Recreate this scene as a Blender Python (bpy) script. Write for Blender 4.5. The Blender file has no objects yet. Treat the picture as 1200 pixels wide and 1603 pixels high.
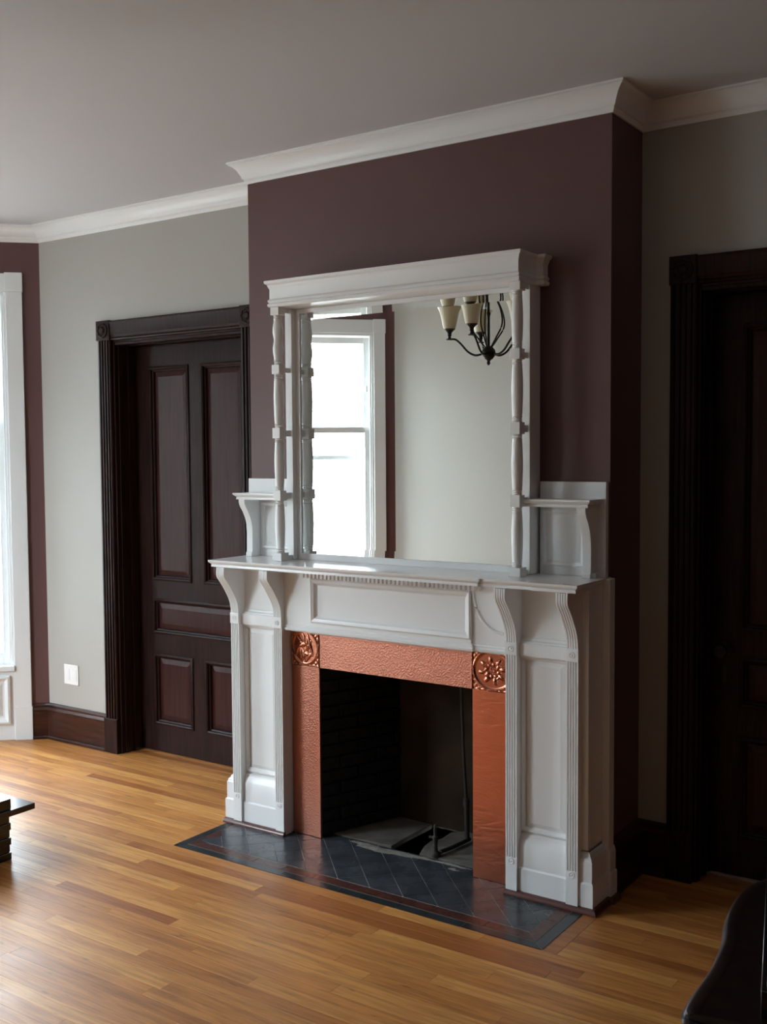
import bpy, bmesh, math, random
from mathutils import Vector, Matrix
random.seed(7)
S = bpy.context.scene
# ------------------------------------------------------------------ camera
YAW, PITCH, ROLL = 0.6027, -0.0549, -0.0066
F = Vector((-math.sin(YAW)*math.cos(PITCH), math.cos(YAW)*math.cos(PITCH), math.sin(PITCH)))
R0 = Vector((math.cos(YAW), math.sin(YAW), 0)); U0 = R0.cross(F)
R1 = R0*math.cos(ROLL)+U0*math.sin(ROLL); U1 = -R0*math.sin(ROLL)+U0*math.cos(ROLL)
cam = bpy.data.cameras.new('camera'); camo = bpy.data.objects.new('camera', cam)
S.collection.objects.link(camo)
cam.sensor_fit = 'VERTICAL'; cam.sensor_height = 24; cam.lens = 1665.82/1603*24
cam.clip_start = 0.05; cam.clip_end = 200
camo.matrix_world = Matrix(((R1.x, U1.x, -F.x, 3.3578), (R1.y, U1.y, -F.y, -3.7847), (R1.z, U1.z, -F.z, 1.7026), (0, 0, 0, 1)))
S.camera = camo
# ------------------------------------------------------------------ sky and exposure
SKY = 9.0
w = bpy.data.worlds.new('overcast_sky'); S.world = w; w.use_nodes = True
nt = w.node_tree; bg = nt.nodes['Background']
tc = nt.nodes.new('ShaderNodeTexCoord'); sp = nt.nodes.new('ShaderNodeSeparateXYZ')
rp = nt.nodes.new('ShaderNodeValToRGB')
e = rp.color_ramp.elements                      # overcast sky: zenith brighter than horizon, darker ground below
e[0].position = 0.47; e[0].color = (.26, .265, .265, 1); e[1].position = 1.0; e[1].color = (.92, 1.0, 1.13, 1)
q = e.new(.53); q.color = (.50, .55, .62, 1)
ma = nt.nodes.new('ShaderNodeMath'); ma.operation = 'MULTIPLY_ADD'; ma.inputs[1].default_value = .5; ma.inputs[2].default_value = .5
nt.links.new(tc.outputs['Generated'], sp.inputs[0]); nt.links.new(sp.outputs['Z'], ma.inputs[0])
nt.links.new(ma.outputs[0], rp.inputs[0]); nt.links.new(rp.outputs[0], bg.inputs['Color'])
bg.inputs['Strength'].default_value = SKY
S.view_settings.view_transform = 'Standard'; S.view_settings.look = 'None'
S.view_settings.gamma = 1.0; S.view_settings.use_curve_mapping = False
S.view_settings.exposure = 2.25
S.cycles.max_bounces = 10; S.cycles.diffuse_bounces = 6; S.cycles.glossy_bounces = 6
S.cycles.transparent_max_bounces = 12; S.cycles.sample_clamp_indirect = 6.0
S.cycles.use_denoising = True; S.cycles.caustics_reflective = True; S.cycles.blur_glossy = 0.5
try: S.cycles.use_adaptive_sampling = True; S.cycles.adaptive_threshold = 0.01
except Exception: pass

# ------------------------------------------------------------------ materials
def M(name, col, rough=.5, metal=0., spec=.5, coat=0., cr=.1, bump=None, vary=None, emit=None):
    """bump=(scale, strength, distance, stretch) ; vary=(scale, colour2, stretch)"""
    m = bpy.data.materials.new(name); m.use_nodes = True; t = m.node_tree; b = t.nodes['Principled BSDF']
    b.inputs['Base Color'].default_value = (*col, 1); b.inputs['Roughness'].default_value = rough
    b.inputs['Metallic'].default_value = metal; b.inputs['Specular IOR Level'].default_value = spec
    b.inputs['Coat Weight'].default_value = coat; b.inputs['Coat Roughness'].default_value = cr
    if bump or vary: g = t.nodes.new('ShaderNodeNewGeometry')
    if bump:
        n = t.nodes.new('ShaderNodeTexNoise'); n.inputs['Scale'].default_value = bump[0]; n.inputs['Detail'].default_value = 4
        v = t.nodes.new('ShaderNodeVectorMath'); v.operation = 'MULTIPLY'; v.inputs[1].default_value = bump[3] if len(bump) > 3 else (1, 1, 1)
        t.links.new(g.outputs['Position'], v.inputs[0]); t.links.new(v.outputs[0], n.inputs['Vector'])
        u = t.nodes.new('ShaderNodeBump'); u.inputs['Strength'].default_value = bump[1]; u.inputs['Distance'].default_value = bump[2]
        t.links.new(n.outputs['Fac'], u.inputs['Height']); t.links.new(u.outputs[0], b.inputs['Normal'])
    if vary:
        n = t.nodes.new('ShaderNodeTexNoise'); n.inputs['Scale'].default_value = vary[0]; n.inputs['Detail'].default_value = 6
        v = t.nodes.new('ShaderNodeVectorMath'); v.operation = 'MULTIPLY'; v.inputs[1].default_value = vary[2] if len(vary) > 2 else (1, 1, 1)
        t.links.new(g.outputs['Position'], v.inputs[0]); t.links.new(v.outputs[0], n.inputs['Vector'])
        r = t.nodes.new('ShaderNodeValToRGB'); r.color_ramp.elements[0].position = .35; r.color_ramp.elements[1].position = .65
        r.color_ramp.elements[0].color = (*col, 1); r.color_ramp.elements[1].color = (*vary[1], 1)
        t.links.new(n.outputs['Fac'], r.inputs[0]); t.links.new(r.outputs[0], b.inputs['Base Color'])
    return m
beige = M('beige_wall_paint', (.425, .413, .378), .6, bump=(60, .08, .002))
maroon = M('maroon_wall_paint', (.125, .060, .059), .5, bump=(60, .1, .002))
ceilm = M('ceiling_paint', (.57, .57, .59), .8)
white = M('white_gloss_paint', (.83, .84, .84), .3, bump=(25, .12, .001, (1, 1, .25)))
whitetop = M('white_shelf_paint', (.83, .84, .84), .14, bump=(9, .05, .001))
whitewin = M('white_window_paint', (.76, .79, .80), .35)
mahog = M('dark_mahogany', (.013, .0065, .0055), .4, spec=.16, vary=(6, (.032, .012, .010), (12, 12, .9)), bump=(30, .12, .001, (8, 8, .6)))
mahogp = M('red_mahogany_panel', (.028, .009, .008), .36, spec=.22, vary=(5, (.05, .015, .014), (10, 10, .7)), bump=(30, .1, .001, (8, 8, .6)))
mahogb = M('mahogany_baseboard', (.022, .008, .006), .28, spec=.35, vary=(5, (.06, .018, .011), (.9, .9, 10)))
dresserm = M('near_black_walnut', (.010, .006, .005), .3, spec=.25, vary=(5, (.02, .010, .008), (3, 14, 3)))
qround = M('red_brown_quarter_round', (.10, .035, .03), .28, coat=.4, cr=.15)
black = M('black_lacquer', (.008, .007, .009), .22, coat=.5, cr=.12)
iron = M('dark_bronze', (.018, .015, .013), .42, metal=.5)
ironpipe = M('sooty_iron', (.05, .047, .042), .6, metal=.4, bump=(80, .3, .002))
slate = M('black_slate_tile', (.035, .04, .048), .26, bump=(22, .3, .003), vary=(9, (.06, .066, .075)))
slateb = M('black_border_tile', (.02, .024, .026), .22, bump=(22, .25, .002), vary=(14, (.035, .042, .045)))
redtile = M('mottled_red_tile', (.022, .014, .013), .28, vary=(75, (.12, .04, .028)), bump=(70, .2, .002))
grout = M('grey_grout', (.27, .255, .235), .8)
soot = M('sooted_brick', (.007, .0065, .0065), .6, spec=.3, bump=(45, .7, .006), vary=(38, (.02, .019, .018)))
mortar = M('sooted_mortar', (.014, .013, .012), .9, bump=(40, .6, .004))
fireback = M('smoked_plaster', (.022, .015, .010), .9, spec=.15, bump=(14, .5, .008), vary=(4, (.055, .034, .02)))
concrete = M('dusty_concrete', (.10, .09, .078), .9, bump=(40, .5, .004), vary=(8, (.17, .155, .135)))
ash = M('grey_ash', (.22, .205, .18), .95, bump=(90, .8, .006), vary=(40, (.16, .15, .13)))
dark = M('dark_void', (.006, .006, .006), .9)
plate = M('white_plastic', (.85, .85, .84), .35)
stone_ext = M('pale_siding', (.42, .41, .39), .7)
winext = M('far_window_glass', (.012, .014, .015), .6, spec=.1)
brass = M('aged_brass', (.22, .16, .09), .4, metal=.8)
hallm = M('low_bounce_hall_paint', (.03, .02, .019), .7)  # unseen hall, kept near black to hold down bounce light

def copper(name, hammered):
    m = M(name, (.58, .245, .17) if hammered else (.60, .20, .115), .42 if hammered else .3, metal=1.0)
    t = m.node_tree; b = t.nodes['Principled BSDF']; g = t.nodes.new('ShaderNodeNewGeometry')
    u = t.nodes.new('ShaderNodeBump')
    if hammered:
        v = t.nodes.new('ShaderNodeTexVoronoi'); v.inputs['Scale'].default_value = 150
        t.links.new(g.outputs['Position'], v.inputs['Vector']); t.links.new(v.outputs['Distance'], u.inputs['Height'])
        u.inputs['Strength'].default_value = .7; u.inputs['Distance'].default_value = .0016
    else:
        n = t.nodes.new('ShaderNodeTexNoise'); n.inputs['Scale'].default_value = 7; n.inputs['Distortion'].default_value = 1.8
        v = t.nodes.new('ShaderNodeVectorMath'); v.operation = 'MULTIPLY'; v.inputs[1].default_value = (1, 1, 3)
        t.links.new(g.outputs['Position'], v.inputs[0]); t.links.new(v.outputs[0], n.inputs['Vector'])
        t.links.new(n.outputs['Fac'], u.inputs['Height']); u.inputs['Strength'].default_value = .35; u.inputs['Distance'].default_value = .007
    t.links.new(u.outputs[0], b.inputs['Normal'])
    return m
cop_h = copper('hammered_copper', True); cop_s = copper('smooth_copper', False)
cop_e = M('embossed_copper', (.56, .21, .13), .24, metal=1.0)

def mirror_mat():
    m = M('mirror_silver', (.84, .86, .84), .0, metal=1.0); return m
mirrorm = mirror_mat()

def glass_mat():
    m = bpy.data.materials.new('window_glass'); m.use_nodes = True; t = m.node_tree; t.nodes.clear()
    o = t.nodes.new('ShaderNodeOutputMaterial'); mx = t.nodes.new('ShaderNodeMixShader');     tr = t.nodes.new('ShaderNodeBsdfTransparent'); gl = t.nodes.new('ShaderNodeBsdfGlossy')
    tr.inputs[0].default_value = (.93, .96, .95, 1); gl.inputs['Roughness'].default_value = 0.0
    mx.inputs[0].default_value = .04; t.links.new(tr.outputs[0], mx.inputs[1]); t.links.new(gl.outputs[0], mx.inputs[2])
    t.links.new(mx.outputs[0], o.inputs[0]); return m
glass = glass_mat()

def shade_mat():
    m = M('cream_glass_shade', (.78, .70, .50), .3, coat=.3)
    m.node_tree.nodes['Principled BSDF'].inputs['Transmission Weight'].default_value = .12
    m.node_tree.nodes['Principled BSDF'].inputs['Subsurface Weight'].default_value = .0
    return m
shadem = shade_mat()

def plank_mat():
    m = M('honey_oak', (.5, .3, .12), .4, coat=.12, cr=.3, spec=.45); t = m.node_tree; b = t.nodes['Principled BSDF']
    N = t.nodes.new; L = t.links.new
    oi = N('ShaderNodeObjectInfo'); at = N('ShaderNodeAttribute'); at.attribute_name = 'tone'
    ad = N('ShaderNodeMath'); ad.operation = 'ADD'; L(oi.outputs['Random'], ad.inputs[0]); L(at.outputs['Fac'], ad.inputs[1])
    fr = N('ShaderNodeMath'); fr.operation = 'FRACT'; L(ad.outputs[0], fr.inputs[0])
    cr = N('ShaderNodeValToRGB'); e = cr.color_ramp.elements
    e[0].position = 0; e[0].color = (0.415, 0.168, 0.045, 1); e[1].position = 1; e[1].color = (0.561, 0.266, 0.076, 1)
    for p, c in ((.08, (0.342, 0.118, 0.032, 1)), (.14, (0.439, 0.180, 0.048, 1)), (.35, (0.525, 0.228, 0.062, 1)), (.6, (0.464, 0.194, 0.052, 1)), (.85, (0.610, 0.298, 0.086, 1))):
        q = e.new(p); q.color = c
    L(fr.outputs[0], cr.inputs[0])
    g = N('ShaderNodeNewGeometry'); sc = N('ShaderNodeVectorMath'); sc.operation = 'MULTIPLY'; sc.inputs[1].default_value = (2.0, 30, 30)
    cb = N('ShaderNodeCombineXYZ'); ml = N('ShaderNodeMath'); ml.operation = 'MULTIPLY'; ml.inputs[1].default_value = 90
    L(fr.outputs[0], ml.inputs[0]); L(ml.outputs[0], cb.inputs[0]); L(ml.outputs[0], cb.inputs[2])
    L(g.outputs['Position'], sc.inputs[0]); a2 = N('ShaderNodeVectorMath'); a2.operation = 'ADD'; L(sc.outputs[0], a2.inputs[0]); L(cb.outputs[0], a2.inputs[1])
    n = N('ShaderNodeTexNoise'); n.inputs['Scale'].default_value = 2.2; n.inputs['Detail'].default_value = 7; n.inputs['Distortion'].default_value = .8; L(a2.outputs[0], n.inputs['Vector'])
    r2 = N('ShaderNodeValToRGB'); r2.color_ramp.elements[0].position = .3; r2.color_ramp.elements[0].color = (.62, .55, .5, 1)
    r2.color_ramp.elements[1].position = .62; r2.color_ramp.elements[1].color = (1.12, 1.1, 1.05, 1); L(n.outputs['Fac'], r2.inputs[0])
    mx = N('ShaderNodeMix'); mx.data_type = 'RGBA'; mx.blend_type = 'MULTIPLY'; mx.inputs[0].default_value = .85
    L(cr.outputs[0], mx.inputs[6]); L(r2.outputs[0], mx.inputs[7]); L(mx.outputs[2], b.inputs['Base Color'])
    kn = N('ShaderNodeTexNoise'); kn.inputs['Scale'].default_value = 1.0; kn.inputs['Detail'].default_value = 3
    ks = N('ShaderNodeVectorMath'); ks.operation = 'MULTIPLY'; ks.inputs[1].default_value = (7, 34, 1); L(g.outputs['Position'], ks.inputs[0]); L(ks.outputs[0], kn.inputs['Vector'])
    kr = N('ShaderNodeValToRGB'); kr.color_ramp.elements[0].position = .66; kr.color_ramp.elements[0].color = (0, 0, 0, 1); kr.color_ramp.elements[1].position = .74; kr.color_ramp.elements[1].color = (.65, .65, .65, 1)
    L(kn.outputs['Fac'], kr.inputs[0]); m3 = N('ShaderNodeMix'); m3.data_type = 'RGBA'; m3.inputs[7].default_value = (.12, .045, .02, 1)
    L(kr.outputs[0], m3.inputs[0]); L(mx.outputs[2], m3.inputs[6]); L(m3.outputs[2], b.inputs['Base Color'])
    bu = N('ShaderNodeBump'); bu.inputs['Strength'].default_value = .12; bu.inputs['Distance'].default_value = .001
    n3 = N('ShaderNodeTexNoise'); n3.inputs['Scale'].default_value = 5; L(g.outputs['Position'], n3.inputs['Vector'])
    ms = N('ShaderNodeMath'); ms.operation = 'ADD'; L(n.outputs['Fac'], ms.inputs[0]); L(n3.outputs['Fac'], ms.inputs[1])
    L(ms.outputs[0], bu.inputs['Height']); L(bu.outputs[0], b.inputs['Normal'])
    rr = N('ShaderNodeMapRange'); rr.inputs[3].default_value = .33; rr.inputs[4].default_value = .5; L(n3.outputs['Fac'], rr.inputs[0]); L(rr.outputs[0], b.inputs['Roughness'])
    return m
oak = plank_mat()
subfl = M('dark_floor_gap', (.07, .035, .015), .7)

# ------------------------------------------------------------------ mesh helpers
COL = S.collection
class MB:
    def __init__(s): s.v = []; s.f = []
    def add(s, vs, fs):
        k = len(s.v); s.v += [tuple(p) for p in vs]; s.f += [tuple(i+k for i in f) for f in fs]; return s
    def box(s, x0, x1, y0, y1, z0, z1):
        return s.add([(x, y, z) for z in (z0, z1) for y in (y0, y1) for x in (x0, x1)],
                     [(0, 2, 3, 1), (4, 5, 7, 6), (0, 1, 5, 4), (2, 6, 7, 3), (0, 4, 6, 2), (1, 3, 7, 5)])
    def prism(s, poly, a0, a1, fn):
        n = len(poly)
        return s.add([fn(u, v, a) for a in (a0, a1) for u, v in poly],
                     [tuple(range(n)), tuple(range(2*n-1, n-1, -1))] + [(i, (i+1) % n, n+(i+1) % n, n+i) for i in range(n)])
    def sweep(s, path, prof, fn, closed=False, side=1, caps=True, closeprof=True):
        """prof = [(outward offset, depth)], path = 2D points; fn(u,v,d)->xyz"""
        n = len(path); P = [Vector(p) for p in path]; vs = []; m = len(prof)
        for i in range(n):
            a = P[i]-P[i-1] if (i > 0 or closed) else None
            b = P[(i+1) % n]-P[i] if (i < n-1 or closed) else None
            na = Vector((-a.y, a.x)).normalized() if a else None; nb = Vector((-b.y, b.x)).normalized() if b else None
            if na is None: nn = nb
            elif nb is None: nn = na
            else:
                h = (na+nb).normalized(); nn = h/max(.2, h.dot(na))
            for o, d in prof:
                q = P[i]+nn*o*side; vs.append(fn(q.x, q.y, d))
        fs = []
        for i in range(n if closed else n-1):
            for j in range(m if closeprof else m-1):
                fs.append((i*m+j, i*m+(j+1) % m, ((i+1) % n)*m+(j+1) % m, ((i+1) % n)*m+j))
        if not closed and caps and closeprof: fs += [tuple(range(m)), tuple(range(n*m-1, (n-1)*m-1, -1))]
        return s.add(vs, fs)
    def lathe(s, prof, cx, cy, seg=20, cap=True):
        m = len(prof); vs = []; fs = []
        for k in range(seg):
            a = 2*math.pi*k/seg
            for r, z in prof: vs.append((cx+r*math.cos(a), cy+r*math.sin(a), z))
        for k in range(seg):
            for j in range(m-1): fs.append((k*m+j, ((k+1) % seg)*m+j, ((k+1) % seg)*m+j+1, k*m+j+1))
        if cap: fs += [tuple(k*m for k in range(seg)), tuple(k*m+m-1 for k in range(seg-1, -1, -1))]
        return s.add(vs, fs)
    def tube(s, pts, r, seg=8, taper=None):
        P = [Vector(p) for p in pts]; vs = []; fs = []; n = len(P)
        for i, p in enumerate(P):
            d = (P[min(i+1, n-1)]-P[max(i-1, 0)]).normalized()
            up = Vector((0, 0, 1)) if abs(d.z) < .9 else Vector((1, 0, 0))
            a = d.cross(up).normalized(); b = d.cross(a)
            rr = taper[i] if taper else r
            for k in range(seg):
                t = 2*math.pi*k/seg; vs.append(p+a*rr*math.cos(t)+b*rr*math.sin(t))
        for i in range(n-1):
            for k in range(seg): fs.append((i*seg+k, i*seg+(k+1) % seg, (i+1)*seg+(k+1) % seg, (i+1)*seg+k))
        fs += [tuple(range(seg)), tuple(range(n*seg-1, (n-1)*seg-1, -1))]
        return s.add(vs, fs)
    def frustum(s, x0, x1, z0, z1, w_, d0, d1, fn):
        """raised panel: outer rectangle at depth d0, inner field at depth d1"""
        o = [(x0, z0), (x1, z0), (x1, z1), (x0, z1)]; i = [(x0+w_, z0+w_), (x1-w_, z0+w_), (x1-w_, z1-w_), (x0+w_, z1-w_)]
        vs = [fn(u, v, d0) for u, v in o]+[fn(u, v, d1) for u, v in i]
        return s.add(vs, [(0, 1, 5, 4), (1, 2, 6, 5), (2, 3, 7, 6), (3, 0, 4, 7), (4, 5, 6, 7), (3, 2, 1, 0)])
    def mirror(s, mx):
        s.v = [(2*mx-x, y, z) for x, y, z in s.v]; return s
    def mesh(s, name, mat, off=(0, 0, 0), smooth=False):
        me = bpy.data.meshes.new(name)
        me.from_pydata([(x-off[0], y-off[1], z-off[2]) for x, y, z in s.v], [], s.f)
        bm = bmesh.new(); bm.from_mesh(me); bmesh.ops.recalc_face_normals(bm, faces=bm.faces); bm.to_mesh(me); bm.free()
        if smooth:
            for p in me.polygons: p.use_smooth = True
            me.set_sharp_from_angle(angle=math.radians(35))
        me.materials.append(mat); return me
    def build(s, name, mat, parent=None, smooth=False, bevel=0, local=False, **props):
        off = (0, 0, 0)
        if parent is not None and not local:
            q = parent
            while q.parent: q = q.parent
            off = q.location
        o = bpy.data.objects.new(name, s.mesh(name, mat, off, smooth)); COL.objects.link(o)
        if parent is not None: o.parent = parent
        if bevel:
            b = o.modifiers.new('bevel', 'BEVEL'); b.width = bevel; b.segments = 2; b.limit_method = 'ANGLE'; b.angle_limit = math.radians(40)
            for p in o.data.polygons: p.use_smooth = True
            o.data.set_sharp_from_angle(angle=math.radians(35))
        for k, v in props.items(): o[k] = v
        return o
def root(name, loc=(0, 0, 0), rz=0, **props):
    o = bpy.data.objects.new(name, None); o.empty_display_size = .05; COL.objects.link(o); o.location = loc; o.rotation_euler = (0, 0, rz)
    for k, v in props.items(): o[k] = v
    return o
def BX(*a): return MB().box(*a)
plan = lambda u, v, d: (u, v, d)                       # path in plan, depth = z
ST = dict(kind='structure')
YB, ZC = .307, 3.05

# ------------------------------------------------------------------ room plan
A0 = (-1.915, YB); BAYX = -2.65; BY0 = YB-(A0[0]-BAYX); OC = (-1.46, -3.5); BY1 = OC[1]+(OC[0]-BAYX); RX = 4.3; BR = 1.79
D1, D2 = -.8, 2.506        # door centres
def wall_with_holes(name, mat, x0, x1, holes, z1=ZC, loc=(0, 0, 0), rz=0, th=.2):
    r = MB(); xs = x0
    for a, b, h0, h1 in sorted(holes):
        r.box(xs, a, 0, th, 0, z1); r.box(a, b, 0, th, h1, z1)
        if h0 > 0: r.box(a, b, 0, th, 0, h0)
        xs = b
    r.box(xs, x1, 0, th, 0, z1)
    o = r.build(name, mat, **ST); o.location = loc; o.rotation_euler = (0, 0, rz); return o
wall_with_holes('wall_back', beige, A0[0], 4.5, [(D1-.487, D1+.487, 0, 2.345), (D2-.487, D2+.487, 0, 2.345)], loc=(0, YB, 0))
BX(A0[0], 0, YB+.2, YB+.25, 0, ZC).build('wall_leak_panel_left', dark, **ST)  # added panel behind the left door, stops sky light leaking round the leaf
BX(BR+.1, 4.3, YB+.2, YB+.25, 0, ZC).build('wall_leak_panel_right', dark, **ST)  # same added light stop behind the right door
# chimney breast with the firebox left open in it
b = MB(); b.box(0, .42, 0, YB, 0, .96); b.box(1.35, BR, 0, YB, 0, .96); b.box(0, BR, 0, YB, .96, ZC)
b.build('wall_chimney', maroon, **ST)
BX(RX, RX+.15, -3.5, YB, 0, ZC).build('wall_right_unseen', maroon, **ST)  # unseen wall, dark maroon chosen to keep bounce off the right side
b = MB(); b.box(OC[0], 1.2, -3.65, -3.5, 0, ZC); b.box(1.2, RX+.15, -3.65, -3.5, 2.75, ZC); b.box(4.2, RX+.15, -3.65, -3.5, 0, 2.75)
b.build('wall_front', beige, **ST)
b = MB(); b.box(1.2, 1.35, -6.5, -3.65, 0, ZC); b.box(5.5, 5.65, -6.5, -3.65, 0, ZC); b.box(1.2, 5.65, -6.65, -6.5, 0, ZC); b.box(4.45, 5.65, -3.65, -3.5, 0, ZC)
b.build('wall_hall_unseen', hallm, **ST)
b = MB(); b.prism([A0, (4.5, YB), (4.5, -3.5), (5.65, -3.5), (5.65, -6.65), (1.2, -6.65), (1.2, -3.65), (OC[0], -3.65), (BAYX-.2, BY1-.1), (BAYX-.2, BY0+.1), (A0[0], YB+.2)], ZC, ZC+.1, plan)
b.build('ceiling', ceilm, **ST)

# ------------------------------------------------------------------ windows
WZ0, WZ1 = .45, 2.665
def window(n, origin, ang, s0, s1, outer):
    """local x along the wall (away from the corner), y outward, z up; outer = +1/-1 direction of outward"""
    t = root('window_%d' % n, (origin[0], origin[1], 0), ang, kind='structure')
    k = outer
    def bx(x0, x1, y0, y1, z0, z1): 
        ya, yb_ = sorted((y0*k, y1*k)); return MB().box(x0, x1, ya, yb_, z0, z1)
    def P(m, name, mat=whitewin, par=t, bevel=.002): return m.build(name, mat, par, local=True, bevel=bevel)
    c = .092
    for a, b_ in ((s0, s0+c), (s1-c, s1)):
        P(bx(a, b_, -.022, 0, .2, WZ1), 'casing'); P(bx(a-.004, b_+.004, -.028, 0, .0, .2), 'plinth_block')
        P(bx(a-.004, b_+.004, -.028, 0, WZ1, 2.777), 'corner_block')
    P(bx(s0+c+.004, s1-c-.004, -.02, 0, WZ1, 2.772), 'head_casing')
    i0, i1 = s0+c, s1-c
    j = MB()
    for q in (bx(i0, i0+.018, -.01, .14, WZ0, WZ1), bx(i1-.018, i1, -.01, .14, WZ0, WZ1), bx(i0+.018, i1-.018, -.01, .14, WZ1-.02, WZ1),
              bx(i0+.018, i0+.032, 0, .03, WZ0, WZ1-.02), bx(i1-.032, i1-.018, 0, .03, WZ0, WZ1-.02)): j.add(q.v, q.f)
    P(j, 'jamb')
    P(bx(i0, i1, -.035, .16, WZ0-.03, WZ0), 'sill')
    P(bx(i0-.0, i1, -.015, .0, .0, WZ0-.03), 'apron')
    m = MB()
    fn = lambda u, v, d: (u, -d*k, v)
    m.sweep([(i0+.03, .10), (i1-.03, .10), (i1-.03, .39), (i0+.03, .39)], [(0, .015), (0, .03), (.012, .034), (.03, .018), (.034, .015)], fn, closed=True)
    m.frustum(i0+.075, i1-.075, .145, .345, .02, .015, .024, fn)
    P(m, 'apron_panel', bevel=0)
    def sash(y, z0, z1, nm, sw=.05, tr=.05, br=.06):
        f = root_part(nm)
        q = MB()
        for g in (bx(i0+.02, i0+.02+sw, y, y+.035, z0, z1), bx(i1-.02-sw, i1-.02, y, y+.035, z0, z1), bx(i0+.02+sw, i1-.02-sw, y, y+.035, z1-tr, z1), bx(i0+.02+sw, i1-.02-sw, y, y+.035, z0, z0+br)): q.add(g.v, g.f)
        f = P(q, nm); P(bx(i0+.02+sw, i1-.02-sw, y+.015, y+.018, z0+br, z1-tr), 'pane', glass, f, 0)
        return f
    sash(.032, WZ0, 1.916, 'lower_sash', br=.07, tr=.045); sash(.07, 1.88, 2.64, 'upper_sash')
    P(bx(i0+.03, i1-.03, .112, .125, 1.657, 1.69), 'storm_bar')
    P(bx(i0+.045, i0+.06, .02, .034, 2.2, 2.25), 'sash_latch'); 
    # daylight portal just outside the opening
    l = bpy.data.lights.new('window_portal', 'AREA'); l.shape = 'RECTANGLE'; l.size = i1-i0; l.size_y = WZ1-WZ0; l.cycles.is_portal = True
    o = bpy.data.objects.new('window_portal', l); COL.objects.link(o)
    d = Vector((math.cos(ang), math.sin(ang), 0)); nrm = Vector((-math.sin(ang), math.cos(ang), 0))*k
    o.location = Vector((origin[0], origin[1], (WZ0+WZ1)/2))+d*(i0+i1)/2+nrm*.17
    o.rotation_euler = (nrm).to_track_quat('Z', 'Y').to_euler() if False else (-nrm).to_track_quat('-Z', 'Y').to_euler()
    return i0, i1
def root_part(n): return None
def bay_wall(name, origin, ang, L, outer, wins):
    holes = []
    for n, s0, s1 in wins:
        window(n, origin, ang, s0, s1, outer); holes.append((s0+.092, s1-.092, WZ0-.03, WZ1))
    r = MB(); xs = -.0
    y0, y1 = sorted((0, .15*outer))
    for a, b_, h0, h1 in holes:
        r.box(xs, a, y0, y1, 0, ZC); r.box(a, b_, y0, y1, h1, ZC); r.box(a, b_, y0, y1, 0, h0); xs = b_
    r.box(xs, L, y0, y1, 0, ZC)
    o = r.build(name, maroon, **ST); o.location = (*origin, 0); o.rotation_euler = (0, 0, ang)
bay_wall('wall_bay_back', A0, math.radians(225), (A0[0]-BAYX)*2**.5, -1, [(1, .1, .66)])
bay_wall('wall_bay_front', OC, math.radians(135), (OC[0]-BAYX)*2**.5, 1, [(2, .081, 1.25)])
bay_wall('wall_bay_left', (BAYX, BY0), math.radians(270), BY0-BY1, -1, [(3, .48, 1.30)])

# ------------------------------------------------------------------ crown moulding and baseboards
crown = [(0, 2.955), (.008, 2.955), (.012, 2.966), (.012, 2.975), (.018, 2.978), (.022, 2.985), (.022, 2.99), (.028, 3.0), (.038, 3.018), (.052, 3.031), (.064, 3.037), (.064, 3.04), (.07, 3.042), (.07, 3.05), (0, 3.05)]
room = [A0, (0, YB), (0, 0), (BR, 0), (BR, YB), (RX, YB), (RX, -3.5), OC, (BAYX, BY1), (BAYX, BY0)]
MB().sweep(room, crown, plan, closed=True, side=-1).build('trim_1', white, smooth=True, kind='structure')
base = [(0, 0), (.034, 0), (.034, .012), (.028, .02), (.018, .022), (.018, .165), (.024, .168), (.026, .176), (.02, .184), (.014, .19), (.016, .2), (.009, .208), (.006, .214), (0, .214)]
def bb(name, path): MB().sweep(path, base, plan, side=-1).build(name, mahogb, smooth=True, kind='structure')
r2 = 2**.5
bb('baseboard_left', [(A0[0]-.096/r2, A0[1]-.096/r2), A0, (D1-.592, YB)])
bb('baseboard_center', [(D1+.592, YB), (0, YB), (0, .002)])
bb('baseboard_right', [(BR, .002), (BR, YB), (D2-.592, YB)])
bb('baseboard_back', [(D2+.592, YB), (RX, YB), (RX, -3.5), (4.2, -3.5)])
bb('baseboard_front', [(1.2, -3.5), OC, (OC[0]-.076/r2, OC[1]+.076/r2)])

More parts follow.
